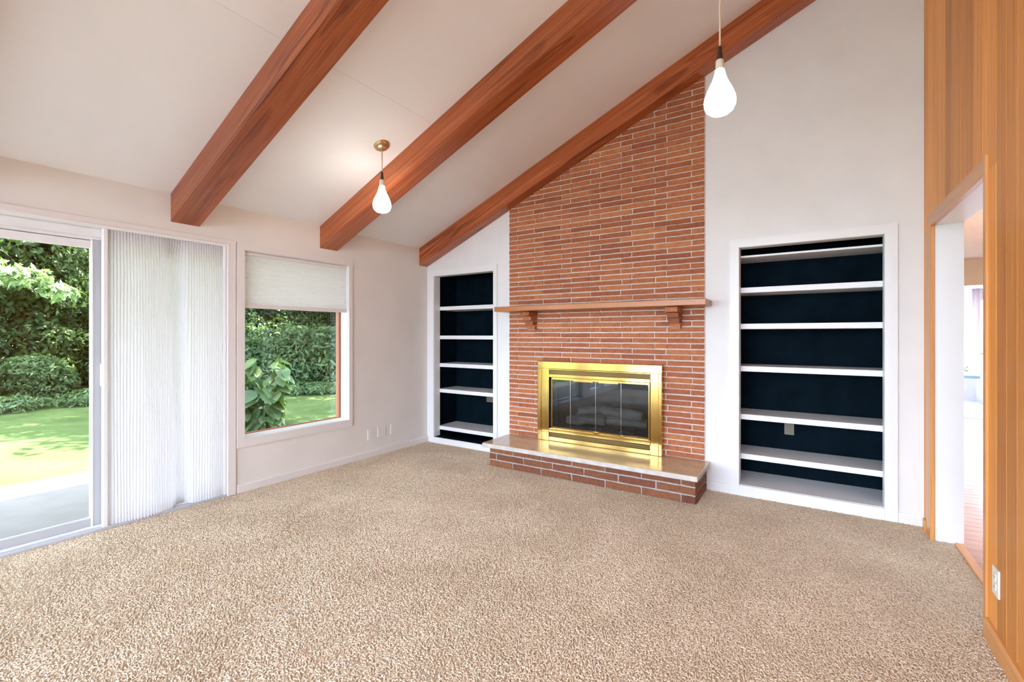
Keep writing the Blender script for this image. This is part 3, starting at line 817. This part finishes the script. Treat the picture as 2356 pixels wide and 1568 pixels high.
# ================================================================== BOOKCASES
def bookcase(name, label, inn, out, shelves, thin, yf, yb):
    x0, x1, z0, z1 = inn; o0, o1, ot = out
    e = empty(name, ((x0 + x1) / 2, 0, 0), label, 'bookcase')
    t = -.016
    prism('face_stile', [(o0, 0), (x0, 0), (x0, z1), (o0, ot)], 'y', t, .001, 'trim_white', e)
    prism('face_stile', [(o1, 0), (x1, 0), (x1, z1), (o1, ot)], 'y', t, .001, 'trim_white', e)
    prism('face_rail', [(o0, ot), (x0, z1), (x1, z1), (o1, ot)], 'y', t, .001, 'trim_white', e)
    box('face_rail', x0, x1, t - .003, .001, 0.0, z0, 'trim_white', e, .002)
    bm = bmesh.new()   # white reveal at the front edge
    add_box(bm, x0 - .004, x0 + .002, .0015, yf - .001, z0 + .003, z1 - .003); add_box(bm, x1 - .002, x1 + .004, .0015, yf - .001, z0 + .003, z1 - .003); add_box(bm, x0 + .0021, x1 - .0021, .0015, yf - .001, z1 - .002, z1 + .004)
    finish('reveal', bm, 'trim_white', e)
    i0, i1 = x0 - .035, x1 + .035
    box('back_panel', i0, i1, yb, yb + .02, 0, z1 + .06, 'navy_paint', e)
    box('side_panel', i0 - .02, i0, yf, yb + .02, 0, z1 + .06, 'navy_paint', e)
    box('side_panel', i1, i1 + .02, yf, yb + .02, 0, z1 + .06, 'navy_paint', e)
    box('top_panel', i0, i1, yf, yb, z1 + .04, z1 + .06, 'navy_paint', e)
    bm = bmesh.new(); add_box(bm, i0 - .02, x0, .10, yf + .001, 0, z1 + .06) if yf > .1 else None
    bm.free()
    box('bottom_panel', i0, i1, -.001, yb, .02, z0 + .0025, 'shelf_white' if thin else 'navy_paint', e)
    for z in shelves: box('shelf', i0, i1, yf, yb, z - .046, z, 'shelf_white', e, .002)
    if thin: box('shelf', i0, i1, yf, yb, thin - .017, thin, 'shelf_white', e, .002)
    return e
bookcase('built_in_bookcase', 'narrow built-in bookcase with navy back in the corner by the window wall', LBI, (-3.956, -2.910, 2.178), (1.725, 1.355, 1.0, .672, .196), None, .1005, .47)
bookcase('built_in_bookcase', 'wide built-in bookcase with navy back between the hearth and doorway', RBI, (-.471, .640, 2.1714), (1.771, 1.459, 1.093, .677, .335), 2.047, .1005, .47)

# ================================================================== OUTLETS
def outlet(name, center, axis, wdt, hgt, mat, label, duplex=True, rot=False, slot='slot_dark'):
    """axis: outward normal, one of -y,+x,-x"""
    cx, cy, cz = center
    e = empty(name, center, label, 'outlet')
    if rot: wdt, hgt = hgt, wdt
    def bx(nm, u0, u1, v0, v1, d0, d1, m, par, bev=.0015):
        if axis == '-y': return box(nm, cx + u0, cx + u1, cy - d1, cy - d0, cz + v0, cz + v1, m, par, bev)
        if axis == '+x': return box(nm, cx + d0, cx + d1, cy + u0, cy + u1, cz + v0, cz + v1, m, par, bev)
        return box(nm, cx - d1, cx - d0, cy + u0, cy + u1, cz + v0, cz + v1, m, par, bev)
    bx('cover_plate', -wdt / 2, wdt / 2, -hgt / 2, hgt / 2, -.001, .006, mat, e)
    if duplex:
        for s in (-1, 1):
            du, dv = (s * .021, 0) if rot else (0, s * .021)
            q = bx('receptacle', du - .014, du + .014, dv - .014, dv + .014, .005, .0085, mat, e)
            for k in (-.005, .005):
                if rot: bx('slot', du - .004, du + .004, dv + k - .001, dv + k + .001, .008, .009, slot, q, 0)
                else: bx('slot', du + k - .001, du + k + .001, dv - .004, dv + .004, .008, .009, slot, q, 0)
    bx('screw', -.003, .003, -.003, .003, .005, .0072, mat, e, 0)
outlet('wall_outlet', (XL, -.909, .252), '+x', .075, .118, 'plate_white', 'painted duplex outlet on the window wall nearest the window')
outlet('wall_plate', (XL, -.748, .262), '+x', .115, .115, 'wall_paint_warm_lit', 'blank painted cover plate between two outlets on the window wall', False)
outlet('wall_outlet', (XL, -.579, .262), '+x', .075, .118, 'plate_white', 'painted outlet plate on the window wall nearest the corner bookcase', False)
outlet('wall_outlet', (-.052, .4695, .520), '-y', .075, .100, 'plate_bronze', 'dull bronze outlet on the navy back of the wide bookcase')
outlet('wall_outlet', (-3.36, .4695, .53), '-y', .066, .105, 'plate_bronze', 'dark sideways outlet on the navy back of the narrow bookcase', True, True)
outlet('wall_outlet', (XR - .014, -1.545, .305), '-x', .078, .118, 'plate_cream', 'cream outlet plate on the orange plank wall')

# ================================================================== PENDANTS
def pendant(x, y, zb, label):
    zc = ceil_z(x)
    e = empty('pendant_lamp', (x, y, zb), label, 'pendant lamp', 'teardrop pendant lamps')
    bm = bmesh.new(); add_lathe(bm, [(.001, -.030), (.030, -.028), (.052, -.018), (.066, -.004), (.068, .004)], 0, 0, 28)
    bmesh.ops.rotate(bm, verts=bm.verts, cent=(0, 0, 0), matrix=Matrix.Rotation(-math.atan(SL), 3, 'Y'))
    bmesh.ops.translate(bm, verts=bm.verts, vec=(x, y, zc - .002))
    finish('canopy', bm, 'brass_canopy', e, None, True)
    zt = zb + .272
    bm = bmesh.new(); add_tube(bm, [(x, y, zc - .02), (x + .001, y, (zc + zt) / 2), (x, y, zt + .06)], .0045, 8); finish('cord', bm, 'cord_tan', e, None, True)
    bm = bmesh.new(); add_lathe(bm, [(.006, zt + .070), (.008, zt + .066), (.0155, zt + .002), (.0150, zt - .004)], x, y, 18); finish('socket_cap', bm, 'socket_brown', e, None, True)
    bm = bmesh.new(); add_lathe(bm, [(.0170, zt + .001), (.0200, zt - .003), (.0210, zt - .045), (.0220, zt - .050)], x, y, 20); finish('socket_neck', bm, 'socket_ivory', e, None, True)
    prof = [(.0215, zt - .048), (.026, zt - .072), (.035, zt - .100), (.049, zt - .130), (.062, zt - .158), (.071, zt - .184), (.0745, zt - .205), (.072, zt - .228), (.063, zt - .248), (.045, zt - .263), (.022, zt - .270), (.0005, zt - .272)]
    bm = bmesh.new(); add_lathe(bm, prof, x, y, 28, False); finish('bulb', bm, 'bulb_glow', e, None, True)
pendant(-2.863, -1.735, 2.373, 'lit white teardrop pendant lamp on a short cord from a brass canopy')
pendant(-.264, -1.839, 2.459, 'lit white teardrop pendant lamp on a long cord before the tall bookcase')

# ================================================================== HALL AND BATHROOM
HX = 3.25
hf = bpy.data.objects.new('floor_hall', None); COL.objects.link(hf); hf.location = (2, 1.5, 0); structure(hf, 'glossy reddish plank floor of the hallway', 'floor')
y = -3.0; k = 0
while y < 6.0:
    box('plank', .9385, HX, y + .0008, y + .0992, -.03, -.001 + .0004 * (k % 3), 'hall_wood', hf, .0012); y += .1; k += 1
bm = bmesh.new(); wall_cells(bm, .938, HX, 0, 2.6, [(2.5, 3.1, 1.5, 2.2)], lambda b, a, c, d, e: add_box(b, a, c, -3.15, -3.0, d, e)); wall_cells(bm, -3.15, 6.0, 0, 2.6, [(.5, 2.8, .9, 2.2)], lambda b, a, c, d, e: add_box(b, HX, HX + .12, a, c, d, e))  # both window openings are added, out of view, to light the hall
structure(finish('wall_hall_right', bm, 'hall_paint'), 'beige hallway wall with openings added for daylight')
bm = bmesh.new(); add_box(bm, .80, .938, .10, 6.0, 0, 2.6)
structure(finish('wall_hall_left', bm, 'hall_paint'), 'beige hallway wall backing the living room')
bm = bmesh.new(); wall_cells(bm, .80, HX + .12, 0, 2.6, [(1.95, 2.95, 0, 2.17)], lambda b, a, c, d, e: add_box(b, a, c, 6.0, 6.1, d, e))
structure(finish('wall_hall_end', bm, 'hall_paint'), 'beige end wall of the hallway above the bathroom doorway')
bm = bmesh.new(); add_box(bm, .938, HX + .12, -3.15, 6.1, 2.6, 2.68)
structure(finish('ceiling_hall', bm, 'hall_ceiling'), 'plain low hallway ceiling', 'ceiling')
bm = bmesh.new(); add_box(bm, .94, HX, .55, .60, 2.575, 2.6)
structure(finish('trim_2', bm, 'casing_wood'), 'thin wooden batten across the hallway ceiling', 'trim')
# bathroom
bf = bpy.data.objects.new('floor_bathroom', None); COL.objects.link(bf); bf.location = (2.6, 7.6, 0); structure(bf, 'white tiled bathroom floor', 'floor')
for i in range(8):
    for j in range(10):
        if .30 * j + 6.1 > 9.0: continue
        box('tile', 1.3 + .3 * i + .0015, 1.6 + .3 * i - .0015, 6.1 + .3 * j + .0015, 6.4 + .3 * j - .0015, -.02, .002, 'bath_white', bf, .001)
bm = bmesh.new(); add_box(bm, 1.2, 1.3, 6.1, 10.0, 0, 2.6); wall_cells(bm, 6.1, 10.0, 0, 2.6, [(7.0, 9.4, 1.1, 2.2)], lambda b, a, c, d, e: add_box(b, 3.7, 3.8, a, c, d, e)); add_box(bm, 1.2, 3.8, 6.1, 10.1, 2.6, 2.68)  # opening in the side wall is added, unseen, to brighten the bathroom
wall_cells(bm, 1.3, 3.7, 0, 2.6, [(1.7, 3.5, 1.10, 2.35)], lambda b, a, c, d, e: add_box(b, a, c, 9.9, 10.0, d, e))
structure(finish('wall_bathroom', bm, 'bath_white'), 'white bathroom walls around a curtained window')
wb = bpy.data.objects.new('window_4', None); COL.objects.link(wb); wb.location = (2.6, 9.95, 1.1); structure(wb, 'bathroom window behind white and mauve curtains', 'window')
box('frame', 1.7, 3.5, 9.93, 9.97, 1.10, 1.15, 'trim_white', wb); box('frame', 1.7, 3.5, 9.93, 9.97, 2.30, 2.35, 'trim_white', wb); box('pane', 1.7, 3.5, 9.945, 9.955, 1.15, 2.30, 'pane_glass', wb)
tb = empty('bathtub', (2.5, 9.4, 0), 'white bathtub with blue-grey rim at the end of the bathroom', 'bathtub')
box('apron', 1.31, 3.1, 8.92, 9.0, 0, .47, 'bath_white', tb, .006)
box('rim', 1.31, 3.1, 8.89, 9.89, .465, .52, 'bath_rim', tb, .01)
def curtain(name, x0, x1, z0, z1, yc, amp, n, mat, label):
    bm = bmesh.new(); N = n * 8; rows = []
    for z, s in ((z1, .85), ((z0 + z1) / 2, 1), (z0, 1.05)):
        r1, r2 = [], []
        for k in range(N + 1):
            t = k / N; x = (x0 + x1) / 2 + (t - .5) * (x1 - x0) * s; yy = yc + amp * math.sin(t * n * 2 * math.pi) * s
            r1.append(bm.verts.new((x, yy, z))); r2.append(bm.verts.new((x, yy + .006, z)))
        rows.append((r1, r2))
    for (a1, a2), (b1_, b2_) in zip(rows, rows[1:]):
        for k in range(N):
            bm.faces.new((a1[k], a1[k + 1], b1_[k + 1], b1_[k])); bm.faces.new((a2[k], b2_[k], b2_[k + 1], a2[k + 1]))
    return tag(finish(name, bm, mat, None, None, True), label, 'curtain')
curtain('window_curtain', 2.56, 3.09, 1.12, 2.40, 9.72, .028, 5, 'curtain_sheer', 'white gathered bathroom window curtain')
curtain('window_curtain', 3.07, 3.32, 1.35, 2.42, 9.80, .022, 3, 'curtain_sheer_mauve', 'mauve bathroom curtain hanging behind the white one')
bm = bmesh.new(); add_tube(bm, [(1.4, 9.76, 2.40), (3.6, 9.76, 2.40)], .012, 8); tag(finish('curtain_rod', bm, 'chrome'), 'slim metal rod carrying the bathroom curtains', 'rod')
tp = empty('tub_faucet', (2.985, 9.89, .60), 'small chrome tap on the wall above the bathtub', 'faucet')
bm = bmesh.new(); add_tube(bm, [(2.985, 9.90, .60), (2.985, 9.80, .60), (2.985, 9.74, .58)], [.03, .035, .03], 10); finish('spout', bm, 'brass_canopy', tp, None, True)
bm = bmesh.new(); add_tube(bm, [(2.985, 9.90, .66), (2.985, 9.84, .66)], .045, 12); finish('escutcheon', bm, 'chrome', tp, None, True)
d3 = bpy.data.objects.new('door_3', None); COL.objects.link(d3); d3.location = (2.92, 8.4, 0); structure(d3, 'white bathroom door standing open', 'door')
bm = bmesh.new(); add_prism(bm, [(2.888, 8.10), (3.012, 8.88), (3.052, 8.875), (2.928, 8.095)], 'z', .008, 2.05); finish('door_leaf', bm, 'trim_white', d3)
bm = bmesh.new(); add_tube(bm, [(2.91, 8.16, 1.0), (2.85, 8.17, 1.0)], [.012, .025], 10); finish('knob', bm, 'brass_canopy', d3, None, True)

# ================================================================== GARDEN
GZ = -.12
bm = bmesh.new(); add_box(bm, -60, -6.35, -50, 60, GZ - .2, GZ); 
structure(finish('ground_lawn', bm, 'lawn_grass', None, (-20, 0, GZ)), 'green lawn beyond the patio', 'lawn')
bm = bmesh.new(); add_box(bm, -4.19, 60, -50, 60, GZ - .25, GZ - .05)
structure(finish('ground_soil', bm, 'soil', None, (0, 0, GZ - .05)), 'bare ground around the house', 'ground')
bm = bmesh.new(); add_box(bm, -6.35, XL - .16, -9, 6, GZ - .2, -.085)
structure(finish('ground_patio', bm, 'patio_concrete', None, (-5.2, -2, -.085)), 'pale concrete patio outside the sliding door', 'patio')

def leaves_mesh(name, blobs, n, size, mat, seed, up=.3, aspect=.42):
    g = np.random.default_rng(seed)
    vol = np.array([b[3] * b[4] * b[5] for b in blobs]) ** .67; pick = g.choice(len(blobs), n, p=vol / vol.sum())
    B = np.array(blobs)[pick]
    d = g.normal(size=(n, 3)); d /= np.linalg.norm(d, axis=1)[:, None]
    r = g.uniform(.35, 1, n) ** .45 * (1 + .10 * np.sin(d[:, 0] * 9 + d[:, 1] * 7 + seed) + .08 * np.sin(d[:, 2] * 13 + d[:, 0] * 5))
    P = B[:, :3] + d * r[:, None] * B[:, 3:6]
    nrm = d * .8 + g.normal(size=(n, 3)) * .6; nrm[:, 2] += up; nrm /= np.linalg.norm(nrm, axis=1)[:, None]
    t = np.cross(nrm, g.normal(size=(n, 3))); t /= np.linalg.norm(t, axis=1)[:, None]
    t[:, 2] -= .35; t /= np.linalg.norm(t, axis=1)[:, None]
    b = np.cross(nrm, t); b /= np.linalg.norm(b, axis=1)[:, None]
    s = g.uniform(.6, 1.25, n)[:, None] * size
    V = np.stack([P - t * s, P + b * s * aspect + nrm * s * .12, P + t * s, P - b * s * aspect + nrm * s * .12], 1)
    V[:, :, 2] = np.maximum(V[:, :, 2], 0.0)
    tone = np.repeat(np.clip(g.normal(.5, .25, n), 0, 1), 4)
    o = npmesh(name, V.reshape(-1, 3), np.arange(4 * n), 4, mat, None, (0, 0, 0), tone)
    me = o.data; bpy.data.objects.remove(o); return me

def trunk_mesh(h, r, seed, forks=3):
    rg = random.Random(seed); bm = bmesh.new()
    pts = [(0, 0, 0)] + [(rg.uniform(-.12, .12), rg.uniform(-.12, .12), h * i / 5) for i in range(1, 6)]
    add_tube(bm, pts, [r * (1 - .13 * i) for i in range(6)], 9)
    for k in range(forks):
        a = rg.uniform(0, 6.28); z0 = h * rg.uniform(.45, .8)
        add_tube(bm, [(0, 0, z0), (math.cos(a) * h * .15, math.sin(a) * h * .15, z0 + h * .15), (math.cos(a) * h * .3, math.sin(a) * h * .3, z0 + h * .25)], [r * .5, r * .35, r * .15], 6)
    me = bpy.data.meshes.new('trunk'); bmesh.ops.recalc_face_normals(bm, faces=bm.faces); bm.to_mesh(me); bm.free(); me.materials.append(M['bark']); return me

def plantobj(name, loc, rz, sc, leafme, trunkme, label, cat, group):
    e = empty(name, loc, label, cat, group); e.rotation_euler.z = rz; e.scale = (sc, sc, sc)
    f = bpy.data.objects.new('foliage', leafme); COL.objects.link(f); f.parent = e; tag(f, kind='stuff')
    if trunkme:
        t = bpy.data.objects.new('trunk', trunkme); COL.objects.link(t); t.parent = e
    return e
tA = leaves_mesh('foliage_a', [(0, 0, 1.6, 2.0, 2.0, 1.7), (.3, -.4, 3.6, 2.3, 2.3, 1.6), (-.4, .5, 5.2, 2.0, 2.0, 1.5), (.2, .2, 6.6, 1.5, 1.5, 1.3)], 95000, .075, 'leaf_dark', 1)
tB = leaves_mesh('foliage_b', [(0, 0, 1.2, 1.8, 1.9, 1.4), (-.3, .4, 3.0, 2.2, 2.1, 1.6), (.5, -.3, 4.8, 2.1, 2.2, 1.6), (-.1, 0, 6.4, 1.7, 1.6, 1.4)], 95000, .07, 'leaf_dark', 2)
tkA, tkB = trunk_mesh(6.4, .20, 1), trunk_mesh(6.2, .16, 2)
k = 0
for x, y in [(-17.6, -7.5), (-18.6, -4.6), (-17.2, -2.0), (-18.3, .6), (-17.0, 3.0), (-18.2, 5.6), (-17.0, 8.0), (-17.8, 10.8), (-17.4, 13.6), (-21, -3), (-21, 2), (-21, 7)]:
    plantobj('hedge_tree', (x, y, GZ), k * 1.9, 1.0 + .1 * (k % 3), tA if k % 2 else tB, tkA if k % 2 else tkB, 'tall dark green leafy tree in the row behind the lawn' if x > -20 else 'tall dark tree standing behind the front row of hedge trees', 'tree', 'hedge trees behind the lawn' if x > -20 else 'trees behind the hedge row'); k += 1
sA = leaves_mesh('foliage_c', [(0, 0, .55, .9, .9, .6), (.35, .3, .9, .7, .7, .45), (-.35, -.2, .95, .65, .7, .45)], 12000, .07, 'leaf_mid', 5, .6, .34)
k = 0
for x, y, s in [(-13.9, -3.2, .8), (-14.3, -1.6, .75), (-14.6, .2, .8), (-12.2, 2.0, 1.05), (-11.8, 3.4, 1.25), (-12.6, 5.0, 1.15), (-13.0, 6.6, 1.2), (-14.2, 3.8, 1.3), (-13.5, 8.2, 1.1)]:
    plantobj('leafy_shrub', (x, y, GZ), k * 2.3, s, sA, None, 'rounded bright green shrub at the edge of the lawn', 'shrub', 'shrubs along the lawn'); k += 1
lA = leaves_mesh('foliage_d', [(0, 0, .12, .9, .8, .16), (.5, .3, .10, .7, .7, .14)], 3500, .07, 'leaf_mid', 6, .8, .3)
k = 0
for x, y in [(-11.0, 2.6), (-10.8, 3.8), (-11.3, 5.2), (-13.2, -2.4), (-13.4, -.6), (-13.4, 1.0), (-11.2, 6.6)]:
    plantobj('ground_cover', (x, y, GZ), k * 1.3, 1.0, lA, None, 'low leafy ground cover spreading before the shrubs', 'plant', 'ground cover patches'); k += 1
# shade tree whose bright branch hangs before the patio door
st = empty('garden_tree', (-9.6, -6.4, GZ), 'pale green broadleaf tree with a branch reaching across the patio door view', 'tree')
f1 = bpy.data.objects.new('foliage', leaves_mesh('foliage_e', [(.2, .4, 5.6, 2.0, 2.2, 1.1), (-.6, 1.2, 5.2, 1.8, 1.6, .8)], 9000, .11, 'leaf_mid', 8)); COL.objects.link(f1); f1.parent = st; tag(f1, kind='stuff')
f2 = bpy.data.objects.new('branch_leaves', leaves_mesh('foliage_f', [(1.5, 2.9, 2.36, .5, .45, .16), (1.45, 3.45, 2.22, .4, .35, .13), (1.4, 3.85, 2.05, .25, .22, .12)], 620, .075, 'leaf_pale', 9, .7, .34)); COL.objects.link(f2); f2.parent = st; tag(f2, kind='stuff')
t1 = bpy.data.objects.new('trunk', trunk_mesh(5.8, .2, 6)); COL.objects.link(t1); t1.parent = st
bm = bmesh.new(); add_tube(bm, [(-9.6, -6.4, 2.6), (-8.9, -5.0, 2.7), (-8.2, -3.6, 2.42), (-8.15, -2.6, 2.0)], [.06, .045, .025, .008], 7); finish('branch', bm, 'bark', st)
# broad shade tree standing between the door and window views
s2 = empty('shade_tree', (-9.4, -.95, GZ), 'broad spreading tree shading the lawn outside the picture window', 'tree')
f3 = bpy.data.objects.new('foliage', leaves_mesh('foliage_g', [(1.6, 2.6, 5.2, 2.2, 2.4, .9), (-.6, 2.2, 5.6, 2.4, 2.6, 1.0), (.6, 5.6, 5.3, 2.6, 2.6, .9), (-2.0, 5.4, 5.4, 2.4, 2.6, .9), (-2.6, 1.2, 5.3, 2.0, 2.2, .8), (-1.6, 9.0, 5.4, 2.6, 2.4, .9), (1.9, 8.2, 5.2, 2.2, 2.2, .8)], 34000, .14, 'leaf_mid', 18)); COL.objects.link(f3); f3.parent = s2; tag(f3, kind='stuff')
t2 = bpy.data.objects.new('trunk', trunk_mesh(5.8, .19, 16, 5)); COL.objects.link(t2); t2.parent = s2

# large-leaved plant outside the window
def big_leaf():
    bm = bmesh.new(); prof = [(0, 0), (.10, .055), (.35, .115), (.62, .10), (.85, .055), (1.0, .0)]
    L = .34; rowsv = []
    for t, wv in prof:
        dz = -.28 * L * t * t
        if wv == 0: rowsv.append([bm.verts.new((L * t, 0, dz))])
        else: rowsv.append([bm.verts.new((L * t, -wv, dz + .02)), bm.verts.new((L * t, 0, dz)), bm.verts.new((L * t, wv, dz + .02))])
    for a, b in zip(rowsv, rowsv[1:]):
        if len(a) == 1: bm.faces.new((a[0], b[0], b[1])); bm.faces.new((a[0], b[1], b[2]))
        elif len(b) == 1: bm.faces.new((a[0], b[0], a[1])); bm.faces.new((a[1], b[0], a[2]))
        else: bm.faces.new((a[0], b[0], b[1], a[1])); bm.faces.new((a[1], b[1], b[2], a[2]))
    me = bpy.data.meshes.new('leaf'); bm.to_mesh(me); bm.free()
    out = []
    for m, tn in (('leaf_mid', .25), ('leaf_mid', .55), ('leaf_dark', .8), ('leaf_mid', .85)):
        c = me.copy(); c.materials.append(M[m]); at = c.attributes.new('tone', 'FLOAT', 'POINT'); at.data.foreach_set('value', [tn] * len(c.vertices))
        for p in c.polygons: p.use_smooth = True
        out.append(c)
    return out
LM = big_leaf()
pl = empty('large_leaf_plant', (-7.15, -.45, GZ), 'big-leaved green plant standing on the lawn outside the picture window', 'plant')
rp = random.Random(12)
for s in range(11):
    a = s * .62 + rp.uniform(-.2, .2); rad = rp.uniform(.10, .50); top = Vector((rad * math.cos(a) * 1.2, rad * math.sin(a) * 1.2, rp.uniform(.65, 1.28)))
    base = Vector((rad * .45 * math.cos(a), rad * .45 * math.sin(a), -.01))
    mid = base.lerp(top, .5) + Vector((rp.uniform(-.04, .04), rp.uniform(-.04, .04), 0))
    bm = bmesh.new(); add_tube(bm, [Vector(pl.location) + q for q in (base, mid, top)], [.011, .009, .006], 6); finish('stem', bm, 'leaf_mid', pl)
    for l in range(18):
        t = .18 + .82 * l / 17; p = base.lerp(mid, t * 2) if t < .5 else mid.lerp(top, t * 2 - 1)
        o = bpy.data.objects.new('leaf', rp.choice(LM)); COL.objects.link(o); o.parent = pl; o.location = p
        sc = rp.uniform(.45, .85) * (1.15 - .3 * t); o.scale = (sc, sc * 1.25, sc); o.rotation_euler = (rp.uniform(-.5, .5), rp.uniform(.0, .9), a + rp.uniform(-1.6, 1.6))
